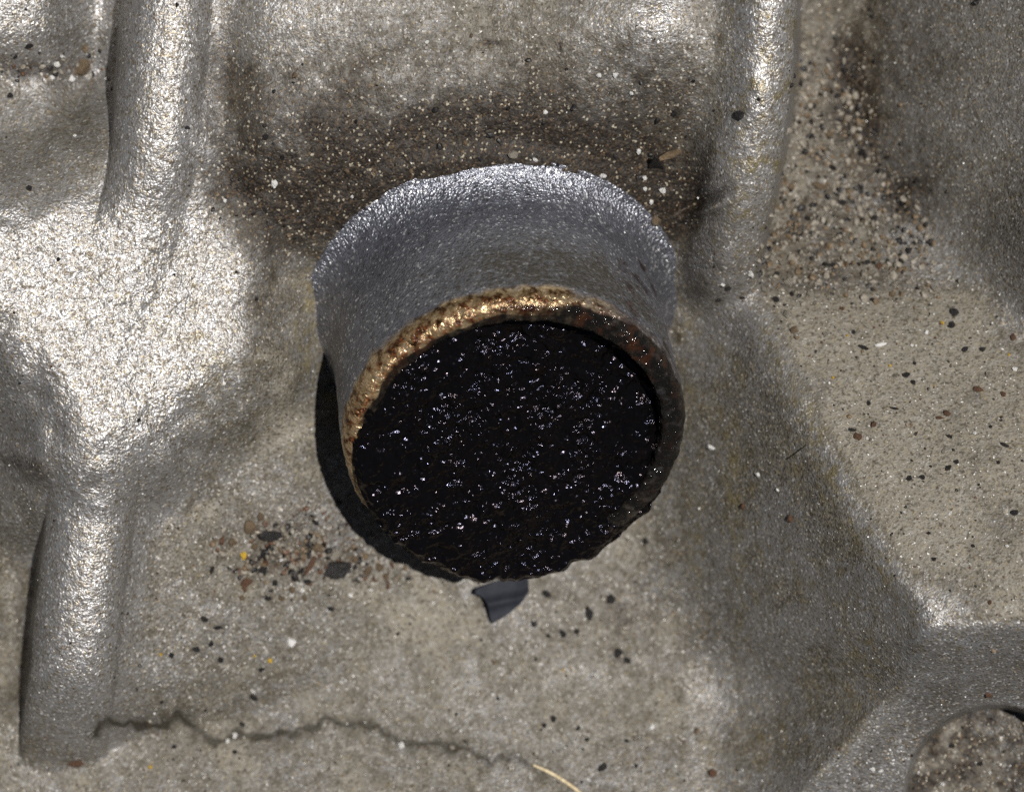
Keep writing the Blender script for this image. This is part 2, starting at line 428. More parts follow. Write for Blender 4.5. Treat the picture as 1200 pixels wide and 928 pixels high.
def casting_material():
    m, t, p = mat('cast_aluminium')
    co = t.nodes.new('ShaderNodeTexCoord').outputs['Object']
    at = N(t, 'ShaderNodeAttribute', _attribute_name='mask')
    sp = t.nodes.new('ShaderNodeSeparateColor')
    t.links.new(at.outputs['Color'], sp.inputs[0])
    sand_, dirt_shade_, stain_ = sp.outputs
    oil_ = at.outputs['Alpha']
    n_big = noise_node(t, co, 1.3, 4, 0.6)
    n_mid = noise_node(t, co, 7.0, 4, 0.65)
    n_fine = noise_node(t, co, 19.0, 2, 0.65)
    n_dot = noise_node(t, co, 38.0, 1, 0.5)
    tilt = maprange(t, math_(t, 'MAXIMUM', sand_, dirt_shade_), 0.0, 1.0, 0.21, 0.36)
    (ca, cb, cc), nrm = facets(t, co, 44.0, tilt)
    # bare metal
    metal = mixc(t, maprange(t, n_mid, 0.35, 0.7), (0.335, 0.33, 0.33), (0.25, 0.235, 0.21))
    metal = mixc(t, maprange(t, n_fine, 0.55, 0.68), metal, (0.16, 0.13, 0.095))
    metal = mixc(t, maprange(t, ca, 0.80, 0.95, 0.0, 0.7), metal, (0.15, 0.12, 0.08))
    metal = mixc(t, maprange(t, cb, 0.91, 0.97), metal, (0.62, 0.61, 0.60))
    metal = mixc(t, maprange(t, cc, 0.93, 0.97, 0.0, 0.5), metal, (0.42, 0.34, 0.20))
    # dusty film
    sandc = mixc(t, maprange(t, n_big, 0.35, 0.65), (0.102, 0.088, 0.059), (0.083, 0.074, 0.059))
    sandc = mixc(t, maprange(t, n_mid, 0.45, 0.68), sandc, (0.070, 0.059, 0.040))
    sandc = mixc(t, maprange(t, sand_, 0.82, 1.0, 0.0, 0.8), sandc, (0.225, 0.202, 0.160))
    sandc = mixc(t, maprange(t, n_fine, 0.54, 0.68), sandc, (0.060, 0.049, 0.033))
    sandc = mixc(t, maprange(t, ca, 0.68, 1.0, 0.0, 0.75), sandc, (0.040, 0.032, 0.021))
    sandc = mixc(t, maprange(t, cb, 0.74, 1.0, 0.0, 0.55), sandc, (0.28, 0.26, 0.225))
    sandc = mixc(t, maprange(t, cc, 0.90, 1.0, 0.0, 0.6), sandc, (0.22, 0.165, 0.08))
    sandc = mixc(t, maprange(t, math_(t, 'MULTIPLY', cb, n_dot), 0.61, 0.66), sandc, (0.75, 0.73, 0.69))
    sf = math_(t, 'ADD', sand_, math_(t, 'MULTIPLY', math_(t, 'SUBTRACT', n_mid, 0.5), math_(t, 'MULTIPLY', sand_, 1.2)), clamp=True)
    col = mixc(t, sf, metal, sandc)
    # olive-yellow stains
    stf = math_(t, 'MULTIPLY', stain_, maprange(t, n_mid, 0.38, 0.62), clamp=True)
    col = mixc(t, math_(t, 'MULTIPLY', stf, 0.7), col, (0.19, 0.15, 0.06))
    # grime, and the shade painted with it
    dirtc = mixc(t, maprange(t, n_fine, 0.42, 0.66), (0.0085, 0.0052, 0.0027), (0.021, 0.0125, 0.0062))
    dirtc = mixc(t, maprange(t, ca, 0.74, 1.0, 0.0, 0.42), dirtc, (0.11, 0.085, 0.052))
    dirtc = mixc(t, maprange(t, cb, 0.95, 0.98, 0.0, 0.9), dirtc, (0.32, 0.28, 0.20))
    dirtc = mixc(t, maprange(t, cc, 0.90, 1.0, 0.0, 0.8), dirtc, (0.10, 0.055, 0.022))
    df = math_(t, 'ADD', dirt_shade_, math_(t, 'MULTIPLY', math_(t, 'SUBTRACT', n_mid, 0.5), math_(t, 'MULTIPLY', math_(t, 'MINIMUM', dirt_shade_, 0.5), 1.6)), clamp=True)
    col = mixc(t, df, col, dirtc)
    col = mixc(t, math_(t, 'MULTIPLY', oil_, 0.9), col, (0.026, 0.021, 0.012))
    t.links.new(col, p.inputs['Base Color'])
    dull = math_(t, 'MAXIMUM', sf, df)
    t.links.new(maprange(t, dull, 0, 1, 0.66, 0.08), p.inputs['Metallic'])
    ro = math_(t, 'ADD', maprange(t, dull, 0, 1, 0.47, 0.68), math_(t, 'MULTIPLY', math_(t, 'SUBTRACT', n_fine, 0.5), 0.35))
    t.links.new(ro, p.inputs['Roughness'])
    h = math_(t, 'ADD', n_fine, math_(t, 'MULTIPLY', n_dot, 0.4))
    t.links.new(bump(t, h, 0.014, 1.0, nrm), p.inputs['Normal'])
    return m

def boss_material():
    m, t, p = mat('boss_metal')
    co = t.nodes.new('ShaderNodeTexCoord').outputs['Object']
    at = N(t, 'ShaderNodeAttribute', _attribute_name='mask')
    sp = t.nodes.new('ShaderNodeSeparateColor')
    t.links.new(at.outputs['Color'], sp.inputs[0])
    soot_, brass_, rust_ = sp.outputs
    tar_ = at.outputs['Alpha']
    n_mid = noise_node(t, co, 9.0, 4, 0.6)
    n_fine = noise_node(t, co, 19.0, 2, 0.65)
    n_dot = noise_node(t, co, 38.0, 1, 0.5)
    (ca, cb, cc), nrm = facets(t, co, 40.0, maprange(t, tar_, 0.3, 0.9, 0.34, 0.12))
    metal = mixc(t, maprange(t, n_mid, 0.35, 0.7), (0.27, 0.277, 0.315), (0.18, 0.184, 0.208))
    metal = mixc(t, maprange(t, cb, 0.92, 0.95), metal, (0.75, 0.75, 0.75))
    metal = mixc(t, maprange(t, n_fine, 0.60, 0.74), metal, (0.10, 0.09, 0.085))
    def noisy(mask, amt, n):
        return math_(t, 'ADD', mask, math_(t, 'MULTIPLY', math_(t, 'SUBTRACT', n, 0.5), math_(t, 'MULTIPLY', math_(t, 'MINIMUM', mask, 0.55), amt)), clamp=True)
    so_ = noisy(soot_, 3.0, n_fine)
    col = mixc(t, so_, metal, (0.050, 0.045, 0.036))
    bf = noisy(brass_, 3.0, n_mid)
    col = mixc(t, bf, col, mixc(t, maprange(t, n_mid, 0.42, 0.60), (0.66, 0.48, 0.25), (0.070, 0.028, 0.008)))
    rf = noisy(rust_, 5.0, n_mid)
    rf = math_(t, 'MULTIPLY', rf, maprange(t, n_fine, 0.40, 0.52), clamp=True)
    col = mixc(t, rf, col, mixc(t, maprange(t, n_dot, 0.45, 0.65), (0.030, 0.008, 0.004), (0.20, 0.060, 0.017)))
    tf = noisy(math_(t, 'MULTIPLY', tar_, 1.35, clamp=True), 0.8, n_mid)
    col = mixc(t, tf, col, (0.006, 0.005, 0.004))
    rp = math_(t, 'MULTIPLY', math_(t, 'MULTIPLY', rust_, tf), maprange(t, noise_node(t, co, 5.0, 4, 0.65), 0.50, 0.60), clamp=True)
    col = mixc(t, math_(t, 'MULTIPLY', rp, 0.5), col, (0.060, 0.019, 0.006))
    t.links.new(col, p.inputs['Base Color'])
    dull = math_(t, 'MAXIMUM', math_(t, 'MAXIMUM', so_, rf), tf)
    t.links.new(maprange(t, dull, 0, 1, 0.85, 0.0), p.inputs['Metallic'])
    t.links.new(math_(t, 'SUBTRACT', maprange(t, so_, 0, 1, 0.40, 0.5), math_(t, 'ADD', math_(t, 'MULTIPLY', tf, 0.27), math_(t, 'MULTIPLY', bf, 0.10))), p.inputs['Roughness'])
    h = math_(t, 'ADD', n_fine, math_(t, 'MULTIPLY', n_dot, 0.4))
    t.links.new(bump(t, h, 0.020, 1.0, nrm), p.inputs['Normal'])
    return m

def tar_material():
    m, t, p = mat('wet_black_tar')
    co = t.nodes.new('ShaderNodeTexCoord').outputs['Object']
    n1 = noise_node(t, co, 5.0, 4, 0.62)
    n2 = noise_node(t, co, 14.0, 1, 0.5)
    t.links.new(mixc(t, maprange(t, n1, 0.55, 0.75), (0.0025, 0.0022, 0.0024), (0.0045, 0.003, 0.0025)), p.inputs['Base Color'])
    p.inputs['Roughness'].default_value = 0.14
    p.inputs['IOR'].default_value = 1.52
    p.inputs['Thin Film IOR'].default_value = 1.38
    t.links.new(maprange(t, noise_node(t, co, 9.0, 2), 0.35, 0.65, 92.0, 108.0), p.inputs['Thin Film Thickness'])
    h = math_(t, 'ADD', n1, math_(t, 'MULTIPLY', n2, 0.45))
    b = bump(t, h, 0.066, 1.0)
    t.links.new(maprange(t, noise_node(t, co, 2.2, 2), 0.38, 0.60, 0.28, 1.15), b.node.inputs['Strength'])
    t.links.new(b, p.inputs['Normal'])
    return m

def grain_material(name, a, b, rough=0.6, metallic=0.0, trans=0.0, scale=14.0, bmp=0.03):
    m, t, p = mat(name)
    co = t.nodes.new('ShaderNodeTexCoord').outputs['Object']
    n = noise_node(t, co, scale, 3, 0.6)
    t.links.new(mixc(t, maprange(t, n, 0.38, 0.64), a, b), p.inputs['Base Color'])
    p.inputs['Roughness'].default_value = rough
    p.inputs['Metallic'].default_value = metallic
    t.links.new(bump(t, n, bmp, 0.8), p.inputs['Normal'])
    return m

M_CAST = casting_material()
M_BOSS = boss_material()
M_TAR = tar_material()
M_BLACK = grain_material('black_grit', (0.006, 0.0055, 0.0055), (0.020, 0.017, 0.015), 0.5)
M_BROWN = grain_material('brown_grit', (0.060, 0.028, 0.014), (0.12, 0.060, 0.032), 0.6)
M_WHITE = grain_material('white_quartz', (0.80, 0.79, 0.77), (0.68, 0.66, 0.62), 0.35)
M_PALE = grain_material('pale_stone', (0.25, 0.225, 0.185), (0.15, 0.13, 0.10), 0.6)
M_TAN = grain_material('tan_stone', (0.15, 0.105, 0.060), (0.085, 0.060, 0.035), 0.6)
M_YELLOW = grain_material('yellow_grain', (0.62, 0.40, 0.04), (0.48, 0.30, 0.03), 0.5)
M_RUBBER = grain_material('blue_black_rubber', (0.013, 0.0145, 0.020), (0.022, 0.024, 0.032), 0.7, scale=5.0, bmp=0.02)
M_RUBBER.node_tree.nodes['Principled BSDF'].inputs['Specular IOR Level'].default_value = 0.2
M_STRAW = grain_material('dry_straw', (0.62, 0.52, 0.34), (0.48, 0.38, 0.22), 0.5)

# ------------------------------------------------------------------ mesh helpers
def mesh_from(name, pts, quads, material, mask=None, smooth=True):
    me = bpy.data.meshes.new(name)
    nv, nf = len(pts), len(quads)
    k = quads.shape[1]
    me.vertices.add(nv)
    me.vertices.foreach_set('co', np.ascontiguousarray(pts, np.float32).ravel())
    me.loops.add(nf * k)
    me.loops.foreach_set('vertex_index', np.ascontiguousarray(quads, np.int32).ravel())
    me.polygons.add(nf)
    me.polygons.foreach_set('loop_start', np.arange(0, nf * k, k, dtype=np.int32))
    me.polygons.foreach_set('use_smooth', np.full(nf, smooth, dtype=bool))
    me.update(calc_edges=True)
    if mask is not None:
        a = me.attributes.new('mask', 'FLOAT_COLOR', 'POINT')
        a.data.foreach_set('color', np.ascontiguousarray(mask, np.float32).ravel())
    me.materials.append(material)
    me.validate()
    return me

def obj(name, me, parent=None, **props):
    o = bpy.data.objects.new(name, me)
    C.objects.link(o)
    if parent is not None:
        o.parent = parent
    for k, v in props.items():
        o[k] = v
    return o

# ------------------------------------------------------------------ the casting, cut into its parts
casting = bpy.data.objects.new('engine_casting', None)
casting['label'] = 'grey cast aluminium engine casting with ribs and a round tar-filled boss'
casting['category'] = 'engine casting'
C.objects.link(casting)

mask4 = np.stack([sand, dirt, stain, oil], axis=-1)
Uc, Vc = U[:-1, :-1] + STEP / 2, V[:-1, :-1] + STEP / 2
c1c, c2c, ec, sdc = c_left(Vc), c_right(Vc), edge(Vc), poly_sd(PAD, Uc, Vc)
region = np.zeros(Uc.shape, int)                                     # 0 recessed floor
region[(Uc < c1c)] = 1                                               # left panel
region[(Uc > c2c + 38) & (Vc < 352)] = 2                             # pocket
region[(Uc > 780 + 0.18 * (Vc - 420)) & (Uc <= ec) & (Vc > 420)] = 3  # side wall
region[(Uc > ec) & (Vc >= 352) & (Vc < 750)] = 4                     # ledge
region[(Uc > ec) & (Vc >= 750)] = 5                                  # end face
region[np.hypot(Uc - 1166, (Vc - 934) * 0.98) < 106] = 6             # round recess
region[(sdc < 22)] = 7                                               # pad
region[(np.abs(Uc - c1c) < 54) & (Vc < 245)] = 8
region[(np.abs(Uc - c1c) < 54) & (Vc > 505) & (Vc < 890)] = 9
region[(np.abs(Uc - c2c) < 42) & (Vc < 335)] = 10
uc_c = curve([(-250, 970), (0, 986), (100, 1000), (200, 1032), (300, 1105), (360, 1175), (450, 1300), (1150, 1500)], Vc)
region[(region == 2) & (Uc > uc_c)] = 11
NAMES = {0: ('recessed_floor', 'dusty grey-brown recessed floor with a dark grime patch'), 1: ('side_panel', 'grey panel left of the ribs'),
         2: ('pocket_floor', 'gravelly pocket floor right of the rib'), 3: ('sloping_wall', 'smooth grey wall sloping up to the ledge'),
         4: ('ledge', 'beige sandy ledge at the right'), 5: ('end_face', 'grey end face dropping below the ledge'),
         6: ('round_recess', 'round sandy recess in the lower right corner'), 7: ('junction_pad', 'bright silver pad where the ribs meet'),
         8: ('rib', 'upper left silver rib'), 9: ('rib', 'lower left silver rib'), 10: ('rib', 'right silver rib with yellow stains'),
         11: ('far_wall', 'blurred grey wall in the upper right corner')}
idx = np.arange(NV * NU).reshape(NV, NU)
quad_all = np.stack([idx[1:, :-1], idx[1:, 1:], idx[:-1, 1:], idx[:-1, :-1]], axis=-1)
flat_p, flat_m = PTS.reshape(-1, 3), mask4.reshape(-1, 4)
for r_, (nm, lb) in NAMES.items():
    q = quad_all[region == r_]
    used, inv = np.unique(q.ravel(), return_inverse=True)
    me = mesh_from(nm, flat_p[used], inv.reshape(-1, 4), M_CAST, flat_m[used])
    obj(nm, me, casting, label=lb)

# ------------------------------------------------------------------ the round boss
AX = np.array([0.115, -0.62, 0.0])
AX[2] = math.sqrt(1 - AX[0] ** 2 - AX[1] ** 2)
EX = np.array([1.0, 0, 0]) - AX[0] * AX
EX /= np.linalg.norm(EX)
EY = np.cross(AX, EX)
BASE = to_world(np.array(579.0), np.array(374.0), np.array(-62.0))
H_RIM = 2.29

def frame(r, th, h):
    return BASE + r[..., None] * (np.cos(th)[..., None] * EX + np.sin(th)[..., None] * EY) + h[..., None] * AX

prof = [(2.335, -0.9), (2.31, -0.25)]
for k in range(0, 13):
    a = k / 12 * math.pi / 2
    prof.append((2.30 - 0.34 * math.sin(a), 0.58 - 0.58 * math.cos(a)))
prof += [(1.960, 0.95), (1.965, 1.3), (1.962, 1.75), (1.96, H_RIM - 0.24)]
for k in range(1, 9):
    a = k / 8 * math.pi / 2
    prof.append((1.835 + 0.125 * math.cos(a), H_RIM - 0.20 + 0.20 * math.sin(a)))
prof += [(1.72, H_RIM - 0.005), (1.675, H_RIM - 0.03), (1.66, H_RIM - 0.09), (1.65, 1.9), (1.64, 1.3)]
prof = np.array(prof)
seg = np.r_[0, np.cumsum(np.hypot(*np.diff(prof, axis=0).T))]
NT, NP = 760, 250
tt = np.linspace(0, seg[-1], NP)
pr, ph = np.interp(tt, seg, prof[:, 0]), np.interp(tt, seg, prof[:, 1])
th = np.linspace(0, 2 * math.pi, NT, endpoint=False)
TH, PR = np.meshgrid(th, pr)
_, PH = np.meshgrid(th, ph)
# profile normal in (r, h)
dr, dh = np.gradient(pr), np.gradient(ph)
nl = np.hypot(dr, dh)
nr, nh = (dh / nl), (-dr / nl)
deg = np.degrees(TH)
dmid = lambda c: (deg - c + 180) % 360 - 180
bp = frame(PR, TH, PH)
def n3(s, seed, octv=2):
    o, a = 0, 1.0
    for i in range(octv):
        o = o + a * noise3(bp[..., 0] * s * 2 ** i, bp[..., 1] * s * 2 ** i, bp[..., 2] * s * 2 ** i, seed + i)
        a *= 0.55
    return o
f1, f2, f3 = n3(14, 71), n3(4, 75), n3(1.2, 79)
PM = PR - 0.06
HM = PH + (2.34 - H_RIM)
rimzone = sm(2.0, 2.2, HM)
disp = (0.0055 * f1 * (1 + 1.1 * rimzone) + 0.008 * f2) * (0.04 + 0.96 * sm(0.02, 0.40, PH)) + 0.010 * f3 * (1 - rimzone) * sm(0.3, 0.8, PH)
PRd, PHd = PR + disp * nr[:, None], PH + disp * nh[:, None]
bp = frame(PRd, TH, PHd)
top = np.exp(-(dmid(85) / 75) ** 2)
soot = 0.95 * sm(0.55, 1.5, HM + 0.05 * f3) * (1 - sm(1.85, 2.15, HM)) * np.exp(-(dmid(66) / 66) ** 2) * (1 + 0.2 * f2)
soot = np.maximum(soot, 1.0 * np.exp(-((HM - 1.93 - 0.04 * f2) / 0.13) ** 2) * np.exp(-(dmid(70) / 55) ** 2))
face = PM < 1.885
brass = sm(2.03, 2.15, HM + 0.05 * f2) * (PM > 1.55) * (1 - 0.85 * np.exp(-(dmid(10) / 52) ** 4))
right_face = np.exp(-(dmid(22) / 72) ** 4) * sm(1.905, 1.88, PM + 0.02 * f2 + 0.0012 * np.clip(dmid(40), 0, 60))
rust = 0.56 * sm(2.08, 2.3, HM) * np.exp(-(dmid(120) / 85) ** 2) + 0.35 * np.exp(-((PM - 1.78) / 0.05) ** 2) * rimzone
rust = np.maximum(rust, 0.95 * right_face * np.exp(-(dmid(55) / 42) ** 4))
tar = np.maximum(0.95 * right_face, sm(1.76, 1.70, PM + 0.04 * f2) * rimzone)
tar = np.maximum(tar, 1.0 * np.exp(-(dmid(298) / 86) ** 6) * sm(1.9, 2.05, HM))
tar = np.maximum(tar, 1.0 * (tt[:, None] > seg[-4]))
bmask = np.clip(np.stack([soot, brass, rust, tar], axis=-1), 0, 1)
bi = np.arange(NP * NT).reshape(NP, NT)
nx = np.roll(bi, -1, axis=1)
bq = np.stack([bi[:-1], nx[:-1], nx[1:], bi[1:]], axis=-1)
k_rim = int(np.searchsorted(tt, np.interp(1.99 - (2.34 - H_RIM), ph[: NP // 2 + 60], tt[: NP // 2 + 60])))
fb, fmk = bp.reshape(-1, 3), bmask.reshape(-1, 4)
boss = None
for nm, lb, sl_ in (('round_boss', 'round silver-grey tapered boss with a flared foot', slice(0, k_rim)), ('rim', 'brassy rusted rim of the boss', slice(k_rim, NP - 1))):
    q = bq[sl_].reshape(-1, 4)
    used, inv = np.unique(q.ravel(), return_inverse=True)
    o = obj(nm, mesh_from(nm, fb[used], inv.reshape(-1, 4), M_BOSS, fmk[used]), boss if boss else casting, label=lb)
    boss = boss or o

# ------------------------------------------------------------------ the plug of tar in the boss
NTT, NRR = 700, 210
th = np.linspace(0, 2 * math.pi, NTT, endpoint=False)
deg1 = np.degrees(th)
dm = lambda c: (deg1 - c + 180) % 360 - 180
rag = np.array([noise2(np.array([math.cos(a) * 9.0 + 50]), np.array([math.sin(a) * 9.0 + 50]), 5)[0] + 0.6 * noise2(np.array([math.cos(a) * 24 + 50]), np.array([math.sin(a) * 24 + 50]), 6)[0] for a in th])
over = np.clip(np.exp(-(dm(288) / 70) ** 4), 0, 1)
left = np.exp(-(dm(165) / 68) ** 4)
redge = 1.672 + 0.365 * over + 0.19 * left * (1 - over) + rag * (0.006 + 0.048 * over)
rho = np.r_[np.linspace(0, 1, NRR - 14) ** 0.8, np.ones(14)]
RHO, TH = np.meshgrid(rho, th, indexing='ij')
RR = RHO * redge[None, :]
hin = 2.08 + 0 * RHO
X, Y = RR * np.cos(TH), RR * np.sin(TH)
# shallow hollow at the upper right, brimming over at the lower side
tilt = np.clip((1.40 - (0.80 * Y + 0.55 * X)) / 2.9, 0, 1.1)
H = H_RIM - 0.40 + 0.54 * tilt + 0.04 * np.exp(-((X + 0.1) ** 2 + (Y + 0.9) ** 2) / 0.8)
lump = fbm2(X * 3.2 + 40, Y * 3.2 + 40, 2, 90) * 0.036 + fbm2(X * 12 + 40, Y * 12 + 40, 2, 94, 0.6) * 0.019
H = H + lump + 0.17 * over[None, :] * RHO ** 3 * sm(0.9, 0.3, tilt) + 0.055 * (left * (1 - over))[None, :] * RHO ** 4
# rounded lip that folds down at the edge
nb = 14
lipk = np.zeros(NRR)
lipk[-nb:] = np.linspace(0, 1, nb)
edge_round = sm(0.93, 1.0, RHO) ** 2
H = H - 0.07 * edge_round
drop = (0.03 + 0.34 * over + 0.02 * rag * over)[None, :]
H = H - lipk[:, None] * drop
RR = RR * (1 + 0.012 * np.sin(lipk * math.pi)[:, None] * over[None, :]) - 0.05 * (lipk ** 2)[:, None]
tp = frame(RR, TH, H)
ti = np.arange(NRR * NTT).reshape(NRR, NTT)
nx = np.roll(ti, -1, axis=1)
tq = np.stack([ti[1:], nx[1:], nx[:-1], ti[:-1]], axis=-1)[:, :, ::-1].reshape(-1, 4)
obj('tar_plug', mesh_from('tar_plug', tp.reshape(-1, 3), tq, M_TAR), None,
    label='glossy black lumpy tar filling the boss and brimming over its lower rim', category='tar')

# ------------------------------------------------------------------ loose grit
def ico(level):
    g = (1 + 5 ** 0.5) / 2
    v = [(-1, g, 0), (1, g, 0), (-1, -g, 0), (1, -g, 0), (0, -1, g), (0, 1, g), (0, -1, -g), (0, 1, -g), (g, 0, -1), (g, 0, 1), (-g, 0, -1), (-g, 0, 1)]
    f = [(0, 11, 5), (0, 5, 1), (0, 1, 7), (0, 7, 10), (0, 10, 11), (1, 5, 9), (5, 11, 4), (11, 10, 2), (10, 7, 6), (7, 1, 8), (3, 9, 4), (3, 4, 2), (3, 2, 6), (3, 6, 8), (3, 8, 9), (4, 9, 5), (2, 4, 11), (6, 2, 10), (8, 6, 7), (9, 8, 1)]
    v = [np.array(p) / np.linalg.norm(p) for p in v]
    for _ in range(level):
        cache, nf = {}, []
        def mid(a, b):
            k = (min(a, b), max(a, b))
            if k not in cache:
                p = v[a] + v[b]
                v.append(p / np.linalg.norm(p))
                cache[k] = len(v) - 1
            return cache[k]
        for a, b, c in f:
            x, y, z = mid(a, b), mid(b, c), mid(c, a)
            nf += [(a, x, z), (b, y, x), (c, z, y), (x, y, z)]
        f = nf
    return np.array(v), np.array(f)

ICO1, ICO0, ICO2 = ico(1), ico(0), ico(2)
def stone_shape(seed, base=ICO1, rough=0.28):
    v, f = base
    r = np.random.default_rng(seed)
    p = v * (1 + rough * r.uniform(-1, 1, (len(v), 1)))
    for _ in range(4):                                   # chop a few flat facets
        n = r.normal(size=3); n /= np.linalg.norm(n)
        d = p @ n - r.uniform(0.55, 0.8)
        p = p - np.clip(d, 0, None)[:, None] * n
    return p, f

_grain_meshes = {}
def grain_mesh(m, k, smooth=True):
    key = (m.name, k)
    if key not in _grain_meshes:
        p, f = stone_shape(100 + k, ICO2 if k >= 10 else ICO1)
        _grain_meshes[key] = mesh_from('grain', p * 0.5, f, m, smooth=False)
    return _grain_meshes[key]

def upright(n):
    x = (Vector((1, 0, 0)) - n * n.x).normalized()
    return Matrix((x, n.cross(x), n)).transposed().to_quaternion()

def seat(o, u, v, w_, l_, h_, ang, lift=0.28):
    p, n = surf(u, v)
    q = upright(n) @ Matrix.Rotation(R(ang), 3, 'Z').to_quaternion()
    o.rotation_mode = 'QUATERNION'
    o.rotation_quaternion = q
    o.location = p + n * h_ * 0.01 * lift
    s = 0.01 * (CAM_H - p.z) / CAM_H
    o.scale = (w_ * s, l_ * s, h_ * s)

def speck(name, m, cat, label, u, v, w_, l_=None, ang=0, group=None, h_=None, k=None):
    l_ = l_ or w_
    o = obj(name, grain_mesh(m, random.randrange(8) if k is None else k), None, label=label, category=cat)
    if group:
        o['group'] = group
    seat(o, u, v, w_ * 0.9, l_ * 0.9, h_ or min(w_, l_) * 0.75, ang)
    return o

MARKS = [(319, 627, 'the dark brown pebble'), (394, 665, 'the large black notched crumb'), (340, 752, 'the brightest round white grain'), (396, 709, 'the round pale stone'),
         (589, 700, 'the rubber chip'), (690, 718, 'the blue-black upright crumb'), (640, 905, 'the straw'), (88, 893, 'the rust crumb on the rib foot'), (470, 873, 'the white grain on the oil line'),
         (1032, 405, 'the long white flake on the ledge'), (1000, 508, 'the brown black-tipped crumb on the ledge'), (977, 312, 'the dark sliver'), (1146, 457, 'the reddish oval crumb'),
         (930, 388, 'the orange-tan stone'), (867, 136, 'the dark crumb on the right rib'), (768, 186, 'the pointed black flake'), (601, 181, 'the pale angular stone above the boss'),
         (768, 256, 'the amber grain by the boss'), (879, 320, 'the white flake below the right rib'), (94, 79, 'the largest tan stone at upper left'), (1080, 735, 'the corner of the ledge'),
         (1158, 813, 'the red-brown crumb over the recess'), (1120, 900, 'the middle of the round recess'), (836, 906, 'the amber-brown crumb'), (285, 651, 'the bright yellow grain'),
         (577, 50, 'the black smear at the top'), (960, 219, 'the longest yellow-tan flake'), (130, 350, 'the middle of the bright pad'), (834, 524, 'the white flake on the grey wall'), (200, 848, 'the left end of the oil line'), (1190, 350, 'the bright right edge')]
USED = set()
def many(name, m, cat, label, group, spots):
    for s in spots:
        w_, l_ = s[2], s[3] if len(s) > 3 else s[2]
        kind = name.replace('_', ' ')
        ratio = max(w_, l_) / min(w_, l_)
        adj = ('elongated ' if ratio > 1.7 else '') + ('tiny' if max(w_, l_) < 6.5 else 'small' if max(w_, l_) < 10 else 'larger')
        lab = None
        for mu, mv, mn in sorted(MARKS, key=lambda q: math.hypot(q[0] - s[0], q[1] - s[1]))[:2]:
            du, dv = s[0] - mu, s[1] - mv
            sec = int(round(math.degrees(math.atan2(-dv, du)) / 45)) % 8
            di = ['right of', 'above right of', 'above', 'above left of', 'left of', 'below left of', 'below', 'below right of'][sec]
            dist = math.hypot(du, dv)
            how = 'just ' if dist < 35 else '' if dist < 80 else 'well '
            cand = f'{adj} {kind} {how}{di} {mn}'
            if cand not in USED and len(cand.split()) <= 16:
                lab = cand
                break
        lab = lab or label
        USED.add(lab)
        speck(name, m, cat, lab, s[0], s[1], w_, l_, s[4] if len(s) > 4 else random.uniform(0, 180), group)

# single ones that can be told apart
speck('dark_pebble', M_BLACK, 'pebble', 'dark brown oblong pebble among the crumbs left below the boss', 319, 627, 28, 17, 0, k=10)
speck('dark_crumb', M_BLACK, 'crumb', 'large black notched crumb beside the tan stone below left of the boss', 394, 665, 36, 26, 20, k=11, h_=16)
speck('tan_stone', M_PALE, 'stone', 'tan stone leaning against the large black notched crumb', 391, 651, 18, 14, 60, k=12, h_=14)
speck('brown_sliver', M_BROWN, 'sliver', 'curved brown sliver left of the large black crumb', 364, 660, 8, 34, -28, k=13, h_=7)
speck('rust_crumb', M_BROWN, 'crumb', 'reddish brown crumb on the foot of the lower left rib', 88, 893, 19, 12, 10, k=14)
speck('dark_crumb', M_BLACK, 'crumb', 'dark grey crumb stuck on the crest of the right rib', 867, 136, 19, 12, 15, k=15)
speck('quartz_grain', M_WHITE, 'grain', 'brightest round white grain on the lower floor', 340, 752, 13, k=3)
speck('yellow_grain', M_YELLOW, 'grain', 'bright yellow grain among the crumbs below the dark pebble', 285, 651, 10, k=2)
speck('pale_stone', M_PALE, 'stone', 'round pale stone with a black speck on its left', 396, 709, 16, k=5)
speck('amber_grain', M_TAN, 'grain', 'amber grain right beside the flared foot of the boss', 768, 256, 15, 14, k=6)
speck('white_flake', M_WHITE, 'flake', 'oblong white flake standing at the lower end of the right rib', 879, 320, 7, 19, 22, k=7, h_=7)
speck('white_flake', M_WHITE, 'flake', 'long white flake lying on the sandy ledge', 1032, 405, 18, 6, 12, k=4, h_=5)
speck('white_flake', M_WHITE, 'flake', 'white flake on the grey wall right of the boss', 834, 524, 15, 8, 8, k=1, h_=6)
speck('brown_crumb', M_BROWN, 'crumb', 'brown crumb with a black tip in the middle of the ledge', 1005, 512, 14, 9, -50, k=2)
speck('dark_crumb', M_BLACK, 'crumb', 'black crumb touching the brown one in the middle of the ledge', 998, 504, 11, 6, -10, k=3)
speck('dark_crumb', M_BLACK, 'crumb', 'blue-black upright crumb on the floor right of the rubber chip', 690, 718, 12, 18, 10, k=6)
speck('pale_stone', M_PALE, 'stone', 'pale angular stone on the grime just above the boss', 601, 181, 15, 12, 20, k=4)
speck('tan_stone', M_TAN, 'stone', 'largest tan stone in the crevice at the upper left', 94, 79, 24, 20, 40, k=14)
speck('tan_stone', M_TAN, 'stone', 'orange-tan stone near the top of the grey wall', 930, 388, 13, 10, 0, k=2)
speck('red_crumb', M_BROWN, 'crumb', 'red-brown crumb on the end face above the round recess', 1158, 813, 12, 8, -20, k=3)
speck('amber_crumb', M_BROWN, 'crumb', 'amber-brown crumb near the bottom of the grey wall', 836, 906, 12, 12, 0, k=4)
speck('yellow_flake', M_TAN, 'flake', 'longest yellow-tan flake in the gravel pocket', 960, 219, 20, 9, -20, k=5, h_=8)
speck('white_stone', M_PALE, 'stone', 'largest pale stone in the gravel pocket', 974, 174, 14, 11, 0, k=6)
